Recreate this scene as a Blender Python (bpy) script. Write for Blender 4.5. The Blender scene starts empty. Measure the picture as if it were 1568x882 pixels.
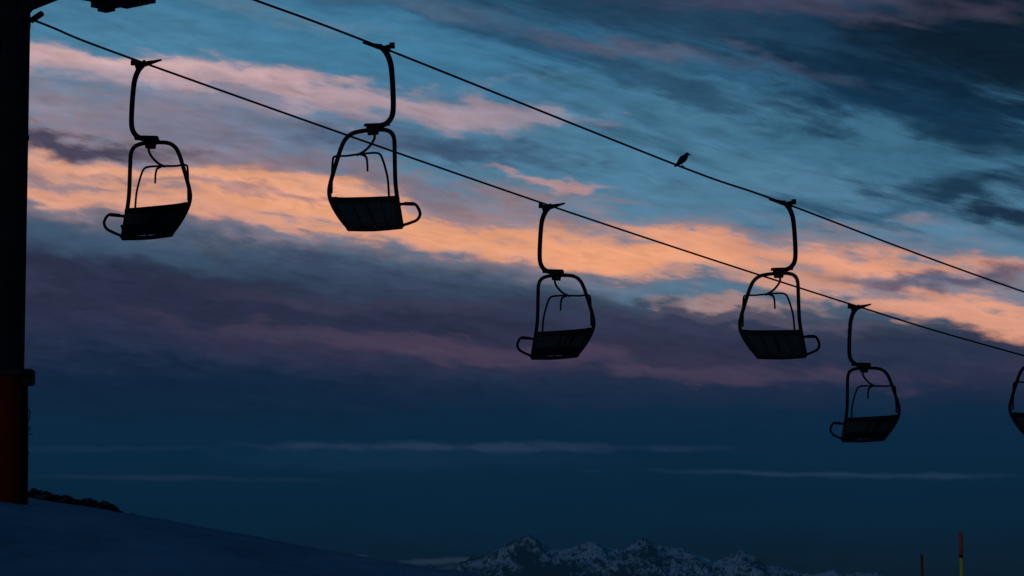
import bpy, math, random
import numpy as np
from mathutils import Vector, noise, Matrix
random.seed(4)
scene = bpy.context.scene
scene.view_settings.view_transform = 'Standard'
scene.view_settings.look = 'None'
scene.view_settings.exposure = 0

def lin(c):
    out = []
    for v in c:
        v = v / 255.0
        out.append(v / 12.92 if v <= 0.04045 else ((v + 0.055) / 1.055) ** 2.4)
    return (out[0], out[1], out[2], 1.0)

# ------------------------------------------------------------------ camera
cam_d = bpy.data.cameras.new("camera")
cam = bpy.data.objects.new("camera", cam_d)
scene.collection.objects.link(cam)
cam_d.sensor_width = 36
cam_d.lens = 102.1
cam_d.clip_start = 0.1
cam_d.clip_end = 200000
cam.location = (0, 0, 0)
cam.rotation_euler = (math.radians(90 + 5.907), 0, 0)
scene.camera = cam

# ------------------------------------------------------------------ world (dusk sky with cloud layers)
world = bpy.data.worlds.new("World")
scene.world = world
world.use_nodes = True
try:
    world.cycles.sampling_method = 'MANUAL'
    world.cycles.sample_map_resolution = 512
except Exception:
    pass
nt = world.node_tree
nt.nodes.clear()
N, L = nt.nodes, nt.links

def put(sock, v):
    if isinstance(v, bpy.types.NodeSocket):
        L.new(v, sock)
    else:
        sock.default_value = v

def M(op, a, b=0.0, c=None):
    n = N.new("ShaderNodeMath"); n.operation = op
    put(n.inputs[0], a); put(n.inputs[1], b)
    if c is not None: put(n.inputs[2], c)
    return n.outputs[0]

def MR(v, f0, f1, t0, t1, interp='SMOOTHSTEP'):
    n = N.new("ShaderNodeMapRange"); n.interpolation_type = interp
    put(n.inputs[0], v)
    n.inputs[1].default_value = f0; n.inputs[2].default_value = f1
    n.inputs[3].default_value = t0; n.inputs[4].default_value = t1
    return n.outputs[0]

def XYZ(x, y, z=0.0):
    n = N.new("ShaderNodeCombineXYZ")
    put(n.inputs[0], x); put(n.inputs[1], y); put(n.inputs[2], z)
    return n.outputs[0]

def NOISE(vec, scale=1.0, detail=6, rough=0.55, dist=0.0):
    n = N.new("ShaderNodeTexNoise"); n.noise_dimensions = '3D'
    L.new(vec, n.inputs['Vector'])
    n.inputs['Scale'].default_value = scale
    n.inputs['Detail'].default_value = detail
    n.inputs['Roughness'].default_value = rough
    n.inputs['Distortion'].default_value = dist
    return n

def VM(op, a, b):
    n = N.new("ShaderNodeVectorMath"); n.operation = op
    put(n.inputs[0], a); put(n.inputs[1], b)
    return n.outputs[0]

def MIX(f, a, b):
    n = N.new("ShaderNodeMix"); n.data_type = 'RGBA'
    put(n.inputs[0], f); put(n.inputs[6], a); put(n.inputs[7], b)
    return n.outputs[2]

tc = N.new("ShaderNodeTexCoord")
sp = N.new("ShaderNodeSeparateXYZ")
L.new(tc.outputs['Generated'], sp.inputs[0])
K = 44.46        # one sky unit = 1.29 degrees
U = M('MULTIPLY', M('ARCTAN2', sp.outputs[0], sp.outputs[1]), K)
V = M('MULTIPLY', M('ARCSINE', sp.outputs[2]), K)
P0 = XYZ(U, V)
S12 = M('MULTIPLY_ADD', U, 0.12, V)
S33 = M('MULTIPLY_ADD', U, 0.28, V)
w1 = NOISE(XYZ(M('MULTIPLY', U, 0.55), M('MULTIPLY', S12, 1.2), 5.0), 1.0, 3, 0.5).outputs['Color']
w2 = NOISE(XYZ(M('MULTIPLY', U, 1.3), M('MULTIPLY', S12, 3.8), 9.0), 1.0, 4, 0.58).outputs['Color']
nA0 = NOISE(XYZ(M('MULTIPLY', U, 0.40), M('MULTIPLY', S12, 2.3), 3.1), 1.0, 7, 0.58, 0.3).outputs['Fac']
nB = NOISE(XYZ(M('MULTIPLY', U, 0.32), M('MULTIPLY', S33, 2.0), 8.4), 1.0, 7, 0.60, 0.6).outputs['Fac']
nF = NOISE(XYZ(M('MULTIPLY', U, 1.7), M('MULTIPLY', S12, 6.2), 1.7), 1.0, 5, 0.60, 0.5).outputs['Fac']
nA = M('ADD', M('MULTIPLY', nA0, .58), M('MULTIPLY', nF, .42))
P = VM('ADD', P0, VM('MULTIPLY', VM('SUBTRACT', w1, (0.5, 0.5, 0.5)), (2.2, 0.8, 0)))
P = VM('ADD', P, VM('MULTIPLY', VM('SUBTRACT', w2, (0.5, 0.5, 0.5)), (1.5, 0.48, 0)))
sw = N.new("ShaderNodeSeparateXYZ"); L.new(P, sw.inputs[0])
Vw = sw.outputs[1]
Vm = M('ADD', M('MULTIPLY', Vw, 0.75), M('MULTIPLY', V, 0.25))
T = M('ADD', Vm, M('MULTIPLY', M('MULTIPLY', U, 0.12), MR(V, 2.6, 4.8, 0, 1)))
ramp = N.new("ShaderNodeValToRGB")
L.new(M('DIVIDE', T, 10.0), ramp.inputs[0])
stops = [(0.0, (7, 27, 41)), (0.10, (6, 35, 56)), (0.20, (7, 39, 63)), (0.265, (12, 40, 65)), (0.315, (30, 44, 69)),
         (0.36, (50, 51, 76)), (0.40, (45, 50, 74)), (0.44, (46, 58, 80)), (0.475, (70, 88, 110)),
         (0.52, (86, 114, 137)), (0.60, (82, 122, 149)), (0.70, (74, 119, 148)), (0.80, (58, 108, 140)), (0.90, (42, 86, 116)),
         (0.99, (24, 56, 80))]
cr = ramp.color_ramp
cr.elements[0].position = stops[0][0]; cr.elements[0].color = lin(stops[0][1])
cr.elements[1].position = stops[-1][0]; cr.elements[1].color = lin(stops[-1][1])
for p_, c_ in stops[1:-1]:
    e = cr.elements.new(p_); e.color = lin(c_)
col = ramp.outputs[0]

def blob(px, py, ru, rv, ang, c, op, n=None, k=1.6, lo=1.45, hi=0.30, vec=None):
    """one cloud bank, placed by azimuth / elevation on the sky"""
    global col
    m = N.new("ShaderNodeMapping"); m.vector_type = 'TEXTURE'
    L.new(vec if vec is not None else P, m.inputs['Vector'])
    m.inputs['Location'].default_value = ((px - 784) / 100.0, (900 - py) / 100.0, 0)
    m.inputs['Rotation'].default_value = (0, 0, math.radians(ang))
    m.inputs['Scale'].default_value = (ru, rv, 1)
    ln = N.new("ShaderNodeVectorMath"); ln.operation = 'LENGTH'
    L.new(m.outputs[0], ln.inputs[0])
    r = M('MULTIPLY_ADD', M('SUBTRACT', n if n is not None else nA, 0.5), k, ln.outputs['Value'])
    f = MR(r, lo, hi, 0, op)
    col = MIX(f, col, lin(c))

# clear blue patches
blob(180, 60, 3.2, .5, -4, (74, 126, 156), .8)
blob(520, 70, 2.6, .6, -10, (66, 122, 154), .8)
blob(950, 240, 2.4, .5, -10, (74, 122, 150), .7)
# dark high cloud of the upper right
blob(1330, 40, 6.2, 2.1, -13, (26, 56, 82), .88, nB, 2.6)
blob(1120, 175, 3.2, .42, -16, (76, 126, 154), .75, nB, 3.0)
blob(1380, 245, 2.6, .38, -8, (58, 104, 132), .75, nB, 2.6)
blob(760, 50, 2.0, .30, -12, (36, 72, 102), .8, nB, 3.0)
blob(960, 120, 2.6, .24, -14, (32, 66, 94), .75, nB, 3.0)
blob(1000, 30, 2.6, .30, -8, (36, 66, 92), .7, nB, 3.0)
blob(1520, 60, 2.4, 1.6, -20, (9, 26, 41), .9, nB, 2.4)
blob(1330, 120, 2.2, .28, -14, (14, 40, 62), .8, nB, 3.0)
blob(1420, 190, 2.5, .34, -12, (18, 50, 76), .85, nB, 2.8)
blob(1240, 2, 2.8, .24, -5, (78, 74, 96), .55, nB, 3.2)
blob(970, 74, 1.5, .18, -10, (94, 94, 114), .6, nB, 3.2)
blob(690, 18, 1.6, .22, -10, (84, 104, 126), .5, nB, 2.8)
blob(1150, 100, 1.5, .14, -14, (62, 76, 100), .5, nB, 3.2)
blob(420, 30, 2.4, .14, -12, (96, 126, 150), .5, nB, 3.0)
# pink bank upper left
blob(260, 205, 3.7, .66, -5, (122, 118, 138), .8, nA, 2.8)
blob(60, 170, 1.8, .34, -3, (146, 134, 148), .65, nA, 2.6)
blob(270, 130, 3.2, .30, -6, (184, 156, 164), .9, nA, 3.2)
blob(180, 108, 2.0, .14, -5, (212, 174, 174), .7, nA, 3.4)
blob(440, 142, 1.6, .13, -6, (208, 168, 168), .7, nA, 3.4)
blob(620, 168, 2.3, .24, -6, (174, 150, 160), .85, nA, 3.2)
blob(820, 192, 1.1, .12, -4, (152, 146, 164), .6, nA, 2.8)
blob(740, 132, 1.3, .07, 8, (106, 132, 158), .35, nA, 2.8)
blob(330, 165, 2.2, .10, -5, (126, 128, 150), .6, nA, 3.8)
blob(640, 228, 2.4, .24, -4, (62, 90, 120), .65, nA, 3.0)
blob(720, 240, .9, .20, -8, (58, 84, 114), .7, nA, 3.0)
# warm band: dusky pink body, then the lit orange ripples
blob(200, 285, 3.6, .74, -6, (160, 130, 134), .85, nA, 2.6)
blob(720, 345, 3.6, .62, -9, (156, 128, 132), .85, nA, 2.8)
blob(1250, 405, 3.8, .52, -6, (160, 132, 136), .85, nA, 2.8)
blob(140, 262, 2.4, .20, -6, (232, 166, 136), .9, nA, 4.6)
blob(240, 322, 2.6, .16, -5, (226, 160, 132), .9, nA, 4.6)
blob(440, 300, 2.3, .28, -8, (234, 164, 128), .92, nA, 4.8)
blob(720, 366, 2.4, .28, -9, (234, 162, 124), .92, nA, 4.4)
blob(1000, 388, 2.5, .33, -6, (237, 162, 122), .94, nA, 4.0)
blob(1300, 396, 2.7, .21, -6, (228, 156, 124), .92, nA, 4.2)
blob(1480, 478, 2.2, .24, -8, (226, 158, 130), .9, nA, 4.4)
blob(1210, 442, 1.7, .18, -4, (208, 152, 134), .8, nA, 4.0)
blob(830, 273, .9, .09, -4, (190, 144, 140), .75, nA, 3.8)
blob(600, 285, 1.4, .16, -10, (114, 108, 124), .55, nA, 3.4)
blob(300, 288, 2.0, .07, -6, (136, 116, 130), .6, nA, 4.2)
blob(110, 226, 1.8, .15, -3, (64, 62, 86), .9, nA, 2.6)
blob(380, 250, 1.6, .14, -5, (118, 108, 126), .55, nA, 3.4)
blob(900, 425, 1.8, .07, -6, (108, 108, 128), .5, nA, 4.2)
blob(1450, 427, 1.5, .15, -2, (78, 82, 108), .85, nA, 3.0)
blob(1050, 450, 1.7, .15, -5, (88, 120, 145), .75, nA, 3.0)
blob(1130, 470, 1.2, .10, -4, (186, 144, 134), .6, nA, 3.0)
# dark little clouds right
blob(1440, 305, 1.4, .26, 3, (22, 50, 74), .92, nB, 3.0)
blob(1525, 335, .6, .18, 8, (18, 40, 62), .9, nB, 2.6)
blob(1340, 335, 1.2, .16, -6, (38, 78, 106), .7, nB, 2.6)
# slate / purple deck under the warm band
blob(200, 380, 3.6, .30, -5, (62, 86, 110), .85, nA, 2.6)
blob(560, 425, 2.4, .28, -8, (54, 68, 92), .8, nA, 2.8)
blob(350, 475, 4.2, .5, -3, (40, 47, 71), .8, nA, 2.4)
blob(560, 455, 2.4, .14, -4, (60, 60, 84), .6, nA, 3.6)
blob(1060, 500, 2.6, .2, -3, (50, 56, 80), .8, nA, 2.8)
blob(1390, 545, 1.8, .28, -5, (40, 52, 76), .8, nA, 2.6)
blob(1180, 490, 2.0, .10, -4, (92, 84, 104), .55, nA, 3.8)
blob(660, 530, 2.8, .17, -5, (82, 67, 89), .6, nA, 4.2)
blob(420, 505, 2.0, .12, -4, (66, 60, 84), .5, nA, 3.8)
blob(1080, 572, 2.8, .15, -3, (76, 64, 88), .6, nA, 4.2)
blob(1250, 545, 1.8, .10, -3, (34, 46, 70), .7, nA, 3.4)
blob(250, 600, 5.0, .45, -2, (11, 36, 60), .75, nA, 2.2)
# thin low wisps
Pl = VM('ADD', P0, VM('MULTIPLY', VM('SUBTRACT', w1, (0.5, 0.5, 0.5)), (1.5, 0.14, 0)))
Pl = VM('ADD', Pl, VM('MULTIPLY', VM('SUBTRACT', w2, (0.5, 0.5, 0.5)), (.8, 0.10, 0)))
blob(640, 702, 3.4, .2, 0, (17, 46, 73), .6, nA, 2.8, 1.3, .3, Pl)
blob(740, 686, 3.3, .08, -.4, (42, 60, 87), .65, nA, 3.4, 1.35, .1, Pl)
blob(1280, 728, 3.2, .05, -1.0, (34, 58, 84), .6, nA, 3.4, 1.35, .1, Pl)
blob(230, 733, 2.6, .05, -.6, (28, 47, 74), .6, nA, 3.4, 1.35, .1, Pl)
blob(150, 688, 2.2, .05, 0, (22, 46, 73), .5, nA, 3.4, 1.35, .1, Pl)
blob(700, 858, .6, .05, 2, (38, 56, 76), .6, nA, 2.4, 1.3, .3, Pl)
blob(552, 850, .2, .02, 0, (34, 52, 72), .6, nA, 1.0, 1.3, .3, Pl)

# fine brightness texture, stronger in the cloudy part
amp = MR(V, 2.0, 4.5, 0.12, 1.2)
bright = M('ADD', 0.99, M('MULTIPLY', M('SUBTRACT', M('ADD', M('MULTIPLY', nF, .6), M('MULTIPLY', nB, .4)), 0.5), amp))
mulv = VM('MULTIPLY', col, XYZ(bright, bright, bright))
# the rest of the sky, away from the afterglow, is night-blue
away = M('MAXIMUM', MR(V, 9.0, 13.0, 0, 1), MR(M('ABSOLUTE', U), 9.0, 17.0, 0, 1))
away = M('MAXIMUM', away, MR(V, 0.0, -0.6, 0, 1))
final = MIX(away, mulv, lin((4, 31, 54)))
nish = N.new("ShaderNodeTexSky"); nish.sky_type = 'NISHITA'; nish.sun_disc = False
nish.sun_elevation = math.radians(0.5); nish.sun_rotation = math.radians(30)
nish.altitude = 2200
bg = N.new("ShaderNodeBackground"); L.new(final, bg.inputs[0]); bg.inputs[1].default_value = 1.0
bg2 = N.new("ShaderNodeBackground"); L.new(nish.outputs[0], bg2.inputs[0]); bg2.inputs[1].default_value = 0.0002
add = N.new("ShaderNodeAddShader"); L.new(bg.outputs[0], add.inputs[0]); L.new(bg2.outputs[0], add.inputs[1])
wo = N.new("ShaderNodeOutputWorld"); L.new(add.outputs[0], wo.inputs[0])

# weak low fill, added behind the camera to lift poles and mountain snow
sd = bpy.data.lights.new("dusk_fill", 'SUN'); sd.energy = 0.17; sd.angle = math.radians(10); sd.color = (.80, .90, 1.0)
dusk_fill = bpy.data.objects.new("dusk_fill", sd); scene.collection.objects.link(dusk_fill)
dusk_fill.rotation_euler = (math.radians(87.5), 0, math.radians(-20))

# ------------------------------------------------------------------ materials
def mat(name, base, rough=0.6, metal=0.0, nscale=20, var=0.3, bump=0.0, spec=0.3):
    m = bpy.data.materials.new(name); m.use_nodes = True
    t = m.node_tree; b = t.nodes['Principled BSDF']
    b.inputs['Roughness'].default_value = rough
    b.inputs['Metallic'].default_value = metal
    b.inputs['Specular IOR Level'].default_value = spec
    co = t.nodes.new("ShaderNodeTexCoord")
    n = t.nodes.new("ShaderNodeTexNoise"); n.inputs['Scale'].default_value = nscale; n.inputs['Detail'].default_value = 6
    t.links.new(co.outputs['Object'], n.inputs['Vector'])
    mx = t.nodes.new("ShaderNodeMix"); mx.data_type = 'RGBA'
    mx.inputs[6].default_value = tuple(c * (1 - var) for c in base[:3]) + (1,)
    mx.inputs[7].default_value = tuple(min(1, c * (1 + var)) for c in base[:3]) + (1,)
    t.links.new(n.outputs['Fac'], mx.inputs[0]); t.links.new(mx.outputs[2], b.inputs['Base Color'])
    if bump:
        bp = t.nodes.new("ShaderNodeBump"); bp.inputs['Strength'].default_value = bump
        t.links.new(n.outputs['Fac'], bp.inputs['Height']); t.links.new(bp.outputs[0], b.inputs['Normal'])
    return m

m_steel = mat("dark_galvanised_steel", (.018, .020, .022), .7, 0.0, 15, .4, 0, .1)
m_rubber = mat("black_rubber", (.02, .02, .022), .8)
m_slat = mat("seat_panel", (.030, .046, .060), .75, 0, 6, .35, 0, .1)
m_cable = mat("steel_rope", (.015, .015, .018), .7, 0, 60, .3, 0, .1)
m_tower = mat("tower_paint", (.022, .022, .022), .8, 0, 6, .35, .1, .1)
m_pad = mat("red_padding", (.17, .016, .005), .85, 0, 3, .45, .3, .05)
m_blue = mat("blue_enamel", (.03, .12, .5), .5)
m_red = mat("pole_red", (.85, .07, .02), .5)
m_yel = mat("pole_yellow_green", (.85, .9, .03), .5)
m_bird = mat("black_plumage", (.012, .012, .014), .7, 0, 80, .4)

# ------------------------------------------------------------------ mesh helpers
class MB:
    def __init__(s): s.v = []; s.f = []
    def tube(s, pts, r, seg=10, sub=5, smooth=True, flat=1.0):
        pts = [Vector(p) for p in pts]
        rs = list(r) if isinstance(r, (list, tuple)) else [r] * len(pts)
        if smooth and len(pts) > 2:
            P2, R2 = [], []
            n = len(pts)
            for i in range(n - 1):
                p0 = pts[max(i - 1, 0)]; p1 = pts[i]; p2 = pts[i + 1]; p3 = pts[min(i + 2, n - 1)]
                for k in range(sub):
                    t = k / sub
                    q = 0.5 * ((2 * p1) + (p2 - p0) * t + (2 * p0 - 5 * p1 + 4 * p2 - p3) * t * t + (3 * p1 - p0 - 3 * p2 + p3) * t ** 3)
                    P2.append(q); R2.append(rs[i] * (1 - t) + rs[i + 1] * t)
            P2.append(pts[-1]); R2.append(rs[-1]); pts, rs = P2, R2
        up = None; base = len(s.v)
        for i, p in enumerate(pts):
            tg = (pts[min(i + 1, len(pts) - 1)] - pts[max(i - 1, 0)]).normalized()
            if up is None:
                up = tg.cross(Vector((0, 1, 0)))
                if up.length < .1: up = tg.cross(Vector((1, 0, 0)))
                up.normalize()
            up = (up - tg * up.dot(tg)).normalized()
            sd_ = tg.cross(up)
            for k in range(seg):
                a = 2 * math.pi * k / seg
                s.v.append(p + (up * math.cos(a) + sd_ * math.sin(a) * flat) * rs[i])
        n = len(pts)
        for i in range(n - 1):
            for k in range(seg):
                a = base + i * seg + k; b = base + i * seg + (k + 1) % seg
                s.f.append((a, b, b + seg, a + seg))
        s.f.append(tuple(base + k for k in range(seg))[::-1])
        s.f.append(tuple(base + (n - 1) * seg + k for k in range(seg)))
        return s
    def hexa(s, c8):
        b = len(s.v); s.v += [Vector(c) for c in c8]
        for f in ((0, 1, 2, 3), (7, 6, 5, 4), (0, 4, 5, 1), (1, 5, 6, 2), (2, 6, 7, 3), (3, 7, 4, 0)):
            s.f.append(tuple(b + i for i in f))
        return s
    def box(s, x0, x1, y0, y1, z0, z1):
        return s.hexa([(x0, y0, z0), (x1, y0, z0), (x1, y1, z0), (x0, y1, z0), (x0, y0, z1), (x1, y0, z1), (x1, y1, z1), (x0, y1, z1)])
    def obox(s, a, b, w, h):
        a, b = Vector(a), Vector(b); t = (b - a).normalized()
        sd_ = t.cross(Vector((0, 0, 1)))
        if sd_.length < .1: sd_ = Vector((1, 0, 0))
        sd_.normalize(); u = sd_.cross(t)
        c = []
        for p in (a, b):
            for i, j in ((-1, -1), (1, -1), (1, 1), (-1, 1)):
                c.append(p + sd_ * w / 2 * i + u * h / 2 * j)
        return s.hexa(c)
    def wheel(s, c, axis, r, w, seg=20):
        c = Vector(c); ax = Vector(axis).normalized()
        return s.tube([c - ax * w / 2, c - ax * w * .3, c + ax * w * .3, c + ax * w / 2], [r, r * .9, r * .9, r], seg, 1, False)
    def mesh(s, name, m, smooth=True, bevel=0):
        me = bpy.data.meshes.new(name); me.from_pydata([tuple(v) for v in s.v], [], s.f)
        me.materials.append(m); me.update()
        import bmesh
        bm = bmesh.new(); bm.from_mesh(me); bmesh.ops.recalc_face_normals(bm, faces=bm.faces)
        if bevel:
            bmesh.ops.bevel(bm, geom=[e for e in bm.edges if e.calc_face_angle(0) > .6], offset=bevel, segments=2, affect='EDGES')
        bm.to_mesh(me); bm.free()
        for p in me.polygons: p.use_smooth = smooth and len(p.vertices) == 4
        return me

def obj(name, me, parent=None, loc=(0, 0, 0)):
    o = bpy.data.objects.new(name, me); scene.collection.objects.link(o)
    o.location = loc
    if parent: o.parent = parent
    return o

def empty(name, loc=(0, 0, 0), rz=0.0):
    o = bpy.data.objects.new(name, None); scene.collection.objects.link(o)
    o.location = loc; o.rotation_euler = (0, 0, rz); o.empty_display_size = .3
    return o

# ------------------------------------------------------------------ chair (double chair, drawn in centimetres; t = forward depth)
def h(x, y, t=0.0):              # hanger / grip parts lie in the plane of the rope
    return ((x - 580) / 100.6, t, -(y - 71) / 100.6 + .165 * t)
def c(x, y, t=0.0):              # the seat assembly is turned across the rope
    X = (x - 580) / 100.6; Y = -.45 * (X + .05) + t
    return (X, Y, -(y - 71) / 100.6 + .165 * Y)

parts = {}
g = MB()
g.tube([h(555, 65), h(566, 68), h(578, 71), h(590, 75), h(598, 78)], [.014, .026, .042, .045, .025], 10)
g.tube([h(584, 76), h(592, 72), h(600, 70)], [.035, .03, .03], 10)
g.tube([h(597, 70), h(605, 69.5)], [.05, .05], 10, 1, False)
g.tube([h(583, 70, -.06), h(583, 70, .06)], [.03, .03], 10, 1, False)
parts['rope_grip'] = g.mesh('rope_grip', m_steel)
g = MB()
g.tube([h(586, 74), h(593, 83), h(598.5, 98), h(601, 118), h(602.5, 143), h(603, 165), h(601.5, 179), h(596, 189), h(587, 194.5), h(575, 196)],
       [.045, .046, .044, .042, .042, .042, .042, .042, .042, .042], 12)
parts['hanger_arm'] = g.mesh('hanger_arm', m_steel)
g = MB()
g.hexa([h(557, 197, -.06), h(598, 196, -.06), h(598, 196, .06), h(557, 197, .06), h(559, 192, -.06), h(598, 191, -.06), h(598, 191, .06), h(559, 192, .06)])
g.hexa([h(564, 211, -.05), h(580, 210, -.05), h(580, 210, .05), h(564, 211, .05), h(561, 196, -.06), h(582, 196, -.06), h(582, 196, .06), h(561, 196, .06)])
g.tube([h(573, 203, -.09), h(573, 203, .09)], .028, 10, 1, False)
parts['swivel_joint'] = g.mesh('swivel_joint', m_steel, False, .006)
g = MB()
bail = [(534, 356), (521, 341), (510, 324), (504, 310), (502.5, 298), (505, 284), (510, 266), (515.5, 248), (521, 231), (528, 217), (539, 208), (555, 204),
        (575, 202), (590, 202), (600, 206), (605, 216), (606, 235), (606.5, 260), (607.5, 285), (610, 306), (614, 330), (618, 353)]
g.tube([c(*p) for p in bail], .034, 12)
parts['seat_frame'] = g.mesh('seat_frame', m_steel)
g = MB()
bar = [(507, 302), (507.5, 275), (508.5, 252), (512, 244), (530, 243), (552, 240), (574, 238), (583, 240), (587.5, 248), (592, 262), (596, 280), (598, 308)]
g.tube([c(p[0], p[1], -.10) for p in bar], .018, 8)
parts['safety_bar'] = g.mesh('safety_bar', m_steel)
g = MB()
g.tube([c(574, 208), c(574, 216, -.03), c(568, 226, -.05), c(559, 235, -.08), c(547, 242, -.1)], .02, 8)
g.tube([c(551, 240, -.1), c(560, 243, -.1), c(563, 250, -.1), c(564, 267, -.1)], [.018, .02, .018, .016], 8)
parts['bar_linkage'] = g.mesh('bar_linkage', m_steel)
# backrest made of panels between rails
TL, TR, BR, BL = (512, 315), (610, 312), (616, 351), (536, 356)
def pt(u, v, t):
    x = (TL[0] * (1 - u) + TR[0] * u) * (1 - v) + (BL[0] * (1 - u) + BR[0] * u) * v
    y = (TL[1] * (1 - u) + TR[1] * u) * (1 - v) + (BL[1] * (1 - u) + BR[1] * u) * v
    return c(x, y, t)
g = MB()
for u0, u1 in ((.0, .485), (.515, 1.0)):
    g.hexa([pt(u0, .97, -.03), pt(u1, .97, -.03), pt(u1, .97, .03), pt(u0, .97, .03), pt(u0, .03, -.03), pt(u1, .03, -.03), pt(u1, .03, .03), pt(u0, .03, .03)])
parts['backrest'] = g.mesh('backrest', m_slat, False, .012)
g = MB()
g.hexa([pt(.47, .98, -.02), pt(.53, .98, -.02), pt(.53, .98, .045), pt(.47, .98, .045), pt(.47, .02, -.02), pt(.53, .02, -.02), pt(.53, .02, .045), pt(.47, .02, .045)])
g.tube([c(508, 312), c(528, 313), c(580, 311.5), c(612, 309)], [.045, .05, .055, .05], 10)
g.tube([c(515, 318, -.03), c(517, 308, -.03)], .045, 8, 1, False)
g.tube([c(604, 316, -.03), c(603, 306, -.03)], .04, 8, 1, False)
g.tube([c(533, 357.5), c(575, 357), c(618, 352.5)], .036, 10)
g.tube([c(534, 350), c(575, 349), c(616, 345)], .03, 10)
g.tube([c(510, 312), c(521, 333), c(535, 357)], .045, 8)
g.tube([c(609, 312), c(612, 333), c(617, 353)], .045, 8)
for u in (.26, .74):
    g.tube([pt(u, .0, -.035), pt(u, 1, -.035)], .011, 6, 1, False)
parts['backrest_rails'] = g.mesh('backrest_rails', m_steel)
g = MB()
for k in range(5):
    t0 = .03 + k * .085; t1 = t0 + .075
    z0 = -k * .9; z1 = -(k + 1) * .9
    g.hexa([c(537, 356 + z0, t0), c(615, 351 + z0, t0), c(615, 351 + z1, t1), c(537, 356 + z1, t1),
            c(537, 353 + z0, t0), c(615, 348 + z0, t0), c(615, 348 + z1, t1), c(537, 353 + z1, t1)])
parts['seat_slats'] = g.mesh('seat_slats', m_steel, False, .006)
g = MB()
loop = [(611, 318, 0), (625, 317, .1), (635, 317, .2), (641, 322, .28), (645, 333, .32), (641, 342, .28), (630, 347, .18), (617, 351, .05)]
g.tube([c(*p) for p in loop], .024, 8)
g.tube([c(622, 317, .08), c(636, 317.5, .2)], .03, 8, 1, False)
g.tube([c(p[0] - 95 + (p[1] - 318) * .4, p[1] + 3, p[2]) for p in loop], .022, 8)
parts['armrests'] = g.mesh('armrests', m_steel)

def chair(loc, flip, tilt=0.0, s=1.0):
    e = empty("chairlift_chair", loc, math.pi if flip else 0)
    e.rotation_euler[1] = tilt
    e.scale = (s, s, s)
    for k, me in parts.items(): obj(k, me, e)

chair((-5.92, 46.4, 8.458), True, 0.0)
chair((-2.057, 44.2, 8.323), False)
chair((.746, 53.9, 7.113), True)
chair((4.939, 52.6, 7.013), False)
chair((7.381, 61.4, 5.948), True)
chair((11.13, 60.03, 5.95), False)

# ------------------------------------------------------------------ ropes
g = MB()
g.tube([(-8.97, 42.9, 9.16), (-7.367, 44.7, 8.79), (-5.944, 46.4, 8.458), (.746, 53.9, 7.113), (7.381, 61.4, 5.948), (11.73, 66.3, 5.30), (25, 81.3, 3.6), (60, 121, .6)], .0185, 8, 12)
obj("haul_rope", g.mesh("haul_rope", m_cable))
g = MB()
g.tube([(-6.2, 39.3, 9.0), (-5.2, 40.43, 8.84), (-3.792, 42.118, 8.624), (-2.057, 44.2, 8.323), (2.98, 50.26, 7.32), (4.939, 52.6, 7.013), (10.51, 59.29, 6.053), (24, 75.5, 4.1), (58, 116.3, .8)], .0185, 8, 12)
obj("haul_rope", g.mesh("haul_rope", m_cable))

# ------------------------------------------------------------------ lift tower
tw = empty("chairlift_tower", (-7.425, 41.4, 0))
def T_(p): return (p[0] + 7.425, p[1] - 41.4, p[2])
g = MB(); g.tube([(0, 0, .6), (0, 0, 3), (0, 0, 6.5), (0, 0, 9.9)], .45, 40, 1, False)
g.tube([(0, 0, 6.44), (0, 0, 6.5)], .462, 40, 1, False)
obj("mast", g.mesh("mast", m_tower), tw)
g = MB(); g.tube([(0, 0, .8), (0, 0, 1.5), (0, 0, 2.3), (0, 0, 3.08)], [.545, .53, .52, .50], 40, 4)
g.tube([(0, 0, 1.9), (0, 0, 1.95)], .535, 40, 1, False)
obj("crash_pad", g.mesh("crash_pad", m_pad), tw)
g = MB(); g.box(.36, .60, -.22, .1, 2.88, 3.11); g.box(-.5, .5, -.53, -.5, 3.0, 3.08)
obj("clamp_box", g.mesh("clamp_box", m_steel, False, .02), tw)
g = MB()
g.tube([(.5, -.1, 2.9), (.53, -.12, 2.75), (.50, -.1, 2.6), (.56, -.1, 2.5), (.55, -.1, 2.38), (.52, -.1, 2.33)], .008, 6)
g.tube([(.52, -.1, 2.3), (.57, -.1, 2.26), (.53, -.1, 2.2), (.61, -.1, 2.18)], .006, 6)
obj("loose_wires", g.mesh("loose_wires", m_rubber), tw)
g = MB(); g.tube([(-.44, -.30, 7.55), (-.30, -.40, 7.55), (.0, -.47, 7.55)], .01, 6); g.box(-.36, .10, -.5, -.48, 7.62, 7.8)
obj("number_plate", g.mesh("number_plate", m_blue, False), tw)
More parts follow.
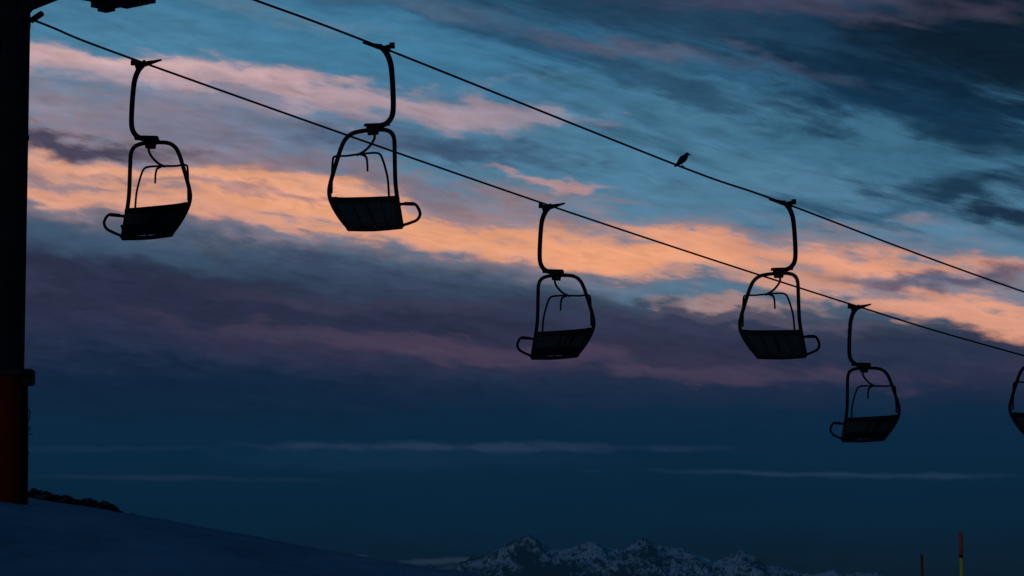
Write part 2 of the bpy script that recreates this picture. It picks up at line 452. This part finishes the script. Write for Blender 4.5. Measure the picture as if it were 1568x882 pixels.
# cross arm, sheave trains, catwalks
dl = Vector((.665, .747, -.115)).normalized()
dp = Vector((.747, -.665, 0))
s2 = Vector(T_((-8.97, 42.9, 9.16))); s1 = Vector(T_((-5.2, 40.43, 8.84)))
g = MB()
g.obox(s2 + Vector((0, 0, .75)), s1 + Vector((0, 0, 1.05)), .35, .4)
g.obox((.30, -.25, 8.12), (1.0, -.7, 8.75), .10, .14)
g.obox((.40, -.2, 8.30), (1.6, -.9, 8.60), .10, .10)
obj("cross_arm", g.mesh("cross_arm", m_tower, False, .02), tw)
for nm, sc, half in (("sheave_train_a", s2, 2.25), ("sheave_train_b", s1, .75)):
    g = MB()
    n = 6 if half > 1 else 3
    for i in range(n):
        q = sc + dl * (-half + .25 + (2 * half - .5) * i / (n - 1))
        g.wheel(q + Vector((0, 0, -.22)), dp, .2, .09)
        g.tube([q + Vector((0, 0, -.22)) - dp * .12, q + Vector((0, 0, -.22)) + dp * .12], .04, 8, 1, False)
    for sgn in (-1, 1):
        g.obox(sc - dl * (half - .1) + dp * .09 * sgn + Vector((0, 0, -.2)), sc + dl * (half - .1) + dp * .09 * sgn + Vector((0, 0, -.2)), .03, .12)
    g.obox(sc + Vector((0, 0, -.1)), sc + Vector((0, 0, .9)), .15, .2)
    if half > 1:
        g.tube([sc + dl * half + Vector((0, 0, -.1)), sc + dl * (half + .2) + Vector((0, 0, .06))], .05, 8, 1, False)
    obj(nm, g.mesh(nm, m_steel, False), tw)
g = MB()
q = Vector(T_((-5.09, 41.1, 8.40)))
d2 = Vector((.665, .747, 0))
for k in range(5):
    o_ = dp * (-.1 - k * .13)
    g.obox(q + o_ - d2 * 2.8, q + o_, .11, .05)
g.obox(q - dp * .65 - d2 * .55 + Vector((0, 0, -.05)), q - d2 * .55 + Vector((0, 0, -.05)), .3, .12)
g.obox(q - dp * .5 - d2 * .62 + Vector((0, 0, -.14)), q - dp * .3 - d2 * .62 + Vector((0, 0, -.14)), .16, .1)
g.obox(q - d2 * 1.4 + Vector((0, 0, 0)), q - d2 * 1.4 + Vector((0, 0, 1.5)), .06, .06)
obj("catwalk", g.mesh("catwalk", m_steel, False), tw)

# ------------------------------------------------------------------ bird perched on the rope
g = MB()
b_e = empty("perched_crow", (2.98, 50.26, 7.335)); b_e.scale = (1.15, 1.15, 1.15)
st = [(-.125, .0, .008), (-.115, .005, .016), (-.085, .028, .02), (-.055, .055, .034), (-.025, .085, .050), (.005, .112, .056), (.03, .135, .050),
      (.048, .157, .038), (.06, .173, .034), (.074, .184, .033), (.088, .184, .026), (.098, .182, .013), (.118, .178, .008), (.138, .172, .002)]
g.tube([(a, 0, b) for a, b, r in st], [r for a, b, r in st], 16, 4)
obj("body", g.mesh("body", m_bird), b_e)
g = MB()
for sg in (-1, 1):
    g.tube([(.03, sg * .045, .14), (.0, sg * .056, .115), (-.04, sg * .045, .075), (-.085, sg * .022, .035), (-.11, sg * .01, .012)], [.01, .03, .03, .018, .004], 10, 4, True, .35)
obj("wings", g.mesh("wings", m_bird), b_e)
g = MB()
for sg in (-1, 1):
    g.tube([(-.005, sg * .02, .075), (-.012, sg * .02, .035), (0, sg * .015, .004)], [.014, .006, .004], 6)
    for a in (-.02, 0, .02):
        g.tube([(0, sg * .015, .006), (.02, sg * .015 + a * .4, .006), (.026, sg * .015 + a * .4, -.006)], .003, 5)
    g.tube([(0, sg * .015, .006), (-.018, sg * .015, .004)], .003, 5)
obj("legs", g.mesh("legs", m_bird), b_e)

# ------------------------------------------------------------------ piste marker poles
def ground_z(x, y):
    s = min(max(y / 47.0, 0), 1); s = s * s * (3 - 2 * s)
    xx = max(min(x, 25), -60)
    hz = .07 - .175 * xx
    z = -1.7 + s * (hz + 1.7)
    z += .10 * noise.noise(Vector((x * .25, y * .12, 0))) * s + .045 * noise.noise(Vector((x * .9, y * .5, 4))) * s
    if y > 60:
        d = y - 60
        z -= 430 * (1 - math.exp(-(d / 900.0) ** 1.25)) + .12 * min(d, 25)
    return z

for (x, y, top, r) in ((6.93, 45, .86, .028), (8.43, 60, .70, .028)):
    z0 = ground_z(x, y) - .2
    e = empty("piste_marker_pole", (x, y, z0))
    hh = top - z0
    g = MB(); split = hh - .36 if y < 50 else hh - 1.2
    g.tube([(0, 0, 0), (0, 0, split)], r, 12, 1, False)
    obj("lower_section", g.mesh("lower_section", m_yel), e)
    g = MB(); g.tube([(0, 0, split), (0, 0, hh - .01), (0, 0, hh)], [r * 1.02, r * 1.02, r * .6], 12, 1, False)
    obj("upper_section", g.mesh("upper_section", m_red if y < 50 else mat("weathered_red", (.3, .03, .02), .6)), e)
    if y < 50:
        g = MB(); g.tube([(0, 0, split - .03), (0, 0, split + .02)], r * 1.12, 12, 1, False)
        obj("band", g.mesh("band", m_rubber), e)

# ------------------------------------------------------------------ snow ground
def axis(lo, hi, fine_lo, fine_hi, step, grow=1.12):
    a = list(np.arange(fine_lo, fine_hi + 1e-6, step))
    s = step; x = fine_hi
    while x < hi:
        s *= grow; x += s; a.append(min(x, hi))
    s = step; x = fine_lo
    while x > lo:
        s *= grow; x -= s; a.insert(0, max(x, lo))
    return a
xs = axis(-60000, 60000, -18, 14, .2)
ys = axis(-60000, 80000, 20, 70, .3)
vs = []; fs = []
for y in ys:
    for x in xs:
        vs.append((x, y, ground_z(x, y)))
nx = len(xs)
for j in range(len(ys) - 1):
    for i in range(nx - 1):
        a = j * nx + i
        fs.append((a, a + 1, a + nx + 1, a + nx))
me = bpy.data.meshes.new("snow_ground"); me.from_pydata(vs, [], fs)
for p in me.polygons: p.use_smooth = True
ms = bpy.data.materials.new("snow"); ms.use_nodes = True
t = ms.node_tree; b = t.nodes['Principled BSDF']; b.inputs['Roughness'].default_value = .75
b.inputs['Specular IOR Level'].default_value = .05
co = t.nodes.new("ShaderNodeTexCoord")
mp = t.nodes.new("ShaderNodeMapping"); mp.inputs['Scale'].default_value = (1.0, .25, 1); mp.inputs['Rotation'].default_value = (0, 0, .5)
t.links.new(co.outputs['Object'], mp.inputs[0])
n1 = t.nodes.new("ShaderNodeTexNoise"); n1.inputs['Scale'].default_value = .8; n1.inputs['Detail'].default_value = 10; n1.inputs['Roughness'].default_value = .68
t.links.new(mp.outputs[0], n1.inputs['Vector'])
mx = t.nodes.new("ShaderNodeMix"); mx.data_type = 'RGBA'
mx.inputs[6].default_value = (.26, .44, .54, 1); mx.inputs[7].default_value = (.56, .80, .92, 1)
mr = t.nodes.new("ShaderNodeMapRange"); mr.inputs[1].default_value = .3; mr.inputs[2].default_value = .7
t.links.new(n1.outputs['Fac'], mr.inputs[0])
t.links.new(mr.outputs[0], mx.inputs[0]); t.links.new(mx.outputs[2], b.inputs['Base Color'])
bp = t.nodes.new("ShaderNodeBump"); bp.inputs['Strength'].default_value = .8; bp.inputs['Distance'].default_value = .2
t.links.new(n1.outputs['Fac'], bp.inputs['Height']); t.links.new(bp.outputs[0], b.inputs['Normal'])
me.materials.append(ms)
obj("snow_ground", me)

# ------------------------------------------------------------------ rocks poking out of the crest
def rock_mat(name, rock, snow, thr, haze=0.0, scale=3.0, namp=1.1):
    m = bpy.data.materials.new(name); m.use_nodes = True
    t = m.node_tree; b = t.nodes['Principled BSDF']; b.inputs['Roughness'].default_value = .85
    b.inputs['Specular IOR Level'].default_value = .1
    ge = t.nodes.new("ShaderNodeNewGeometry"); se = t.nodes.new("ShaderNodeSeparateXYZ")
    t.links.new(ge.outputs['Normal'], se.inputs[0])
    co = t.nodes.new("ShaderNodeTexCoord")
    n = t.nodes.new("ShaderNodeTexNoise"); n.inputs['Scale'].default_value = scale; n.inputs['Detail'].default_value = 9; n.inputs['Roughness'].default_value = .6
    t.links.new(co.outputs['Object'], n.inputs['Vector'])
    a = t.nodes.new("ShaderNodeMath"); a.operation = 'MULTIPLY_ADD'; a.inputs[1].default_value = namp
    t.links.new(n.outputs['Fac'], a.inputs[0]); t.links.new(se.outputs[2], a.inputs[2])
    r = t.nodes.new("ShaderNodeMapRange"); r.inputs[1].default_value = thr - .09; r.inputs[2].default_value = thr + .09
    t.links.new(a.outputs[0], r.inputs[0])
    mx = t.nodes.new("ShaderNodeMix"); mx.data_type = 'RGBA'
    mx.inputs[6].default_value = rock; mx.inputs[7].default_value = snow
    t.links.new(r.outputs[0], mx.inputs[0]); t.links.new(mx.outputs[2], b.inputs['Base Color'])
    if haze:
        b.inputs['Emission Color'].default_value = lin((6, 30, 48)); b.inputs['Emission Strength'].default_value = haze  # distance haze put into the material as a faint glow
    return m
m_rock = rock_mat("rock_with_snow", (.02, .02, .022, 1), (.12, .16, .2, 1), 1.5)
import bmesh
def rocks(specs):
    bm = bmesh.new()
    for (x, y, rx, ry, rz) in specs:
        r = bmesh.ops.create_icosphere(bm, subdivisions=4, radius=1)
        sd_ = random.random() * 50
        z = ground_z(x, y)
        for v in r['verts']:
            p = v.co.copy()
            d = 1 + .55 * noise.fractal(p * 1.6 + Vector((sd_, 0, 0)), 1.0, 2.1, 5) 
            p = p * d
            v.co = Vector((x + p.x * rx, y + p.y * ry, z + p.z * rz))
    me = bpy.data.meshes.new("rock_outcrop"); bm.to_mesh(me); bm.free(); me.materials.append(m_rock)
    return me
sp_ = []
for px, w, hgt in ((60, .5, .18), (85, .5, .15), (105, .55, .16), (128, .5, .14), (150, .5, .12), (166, .35, .08), (200, .2, .06), (205, .12, .05), (248, .22, .09), (262, .12, .05)):
    y = 57 + random.uniform(-.8, .8)
    sp_.append(((px - 784) / 4446 * y * 1.0, y, w * .75, .4, hgt * 1.1))
obj("rock_outcrop", rocks(sp_))

# ------------------------------------------------------------------ distant mountains
prof = [(300, 915), (560, 900), (620, 885), (648, 869), (657, 864), (668, 868), (700, 863), (735, 850), (770, 836), (792, 824), (808, 818), (820, 824), (830, 832), (855, 842), (880, 836), (905, 829), (925, 838),
        (950, 842), (965, 834), (978, 829), (990, 822), (1010, 835), (1022, 834), (1038, 838), (1060, 848), (1088, 860), (1110, 853), (1135, 842), (1150, 850), (1168, 866), (1182, 865), (1210, 873),
        (1240, 879), (1275, 872), (1292, 879), (1310, 876), (1335, 875), (1360, 885), (1500, 897), (1800, 910)]
px_ = np.array([(p[0] - 784) * 3.36 for p in prof]); pz_ = np.array([(900 - p[1]) * 3.37 for p in prof])
mx_ = np.linspace(-1500, 3300, 900); my_ = np.linspace(11800, 16500, 220)
vs = []; fs = []
for y in my_:
    for x in mx_:
        yr = 15000 + 350 * noise.noise(Vector((x / 900, 0, 2)))
        d = (y - yr)
        H = float(np.interp(x + 35 * noise.noise(Vector((x / 130, y / 400, 1))), px_, pz_))
        q = abs(d) / (3200 if d < 0 else 1500)
        fall = max(0, 1 - q) ** 1.15
        rg = noise.ridged_multi_fractal(Vector((x / 420 + d / 1500, d / 1000, 3)), 1.0, 2.1, 6, 1.0, 2.0)
        am = min(1, abs(d) / 450)
        z = -400 + (H + 400) * fall + (rg - 1.25) * 110 * am * min(1, fall * 2.5) + 9 * noise.fractal(Vector((x / 45, y / 60, 0)), 1.0, 2.0, 4)
        vs.append((x, y, z - (60 if fall <= 0 else 0)))
nx = len(mx_)
for j in range(len(my_) - 1):
    for i in range(nx - 1):
        a = j * nx + i
        fs.append((a, a + 1, a + nx + 1, a + nx))
me = bpy.data.meshes.new("snowy_mountain_range"); me.from_pydata(vs, [], fs)
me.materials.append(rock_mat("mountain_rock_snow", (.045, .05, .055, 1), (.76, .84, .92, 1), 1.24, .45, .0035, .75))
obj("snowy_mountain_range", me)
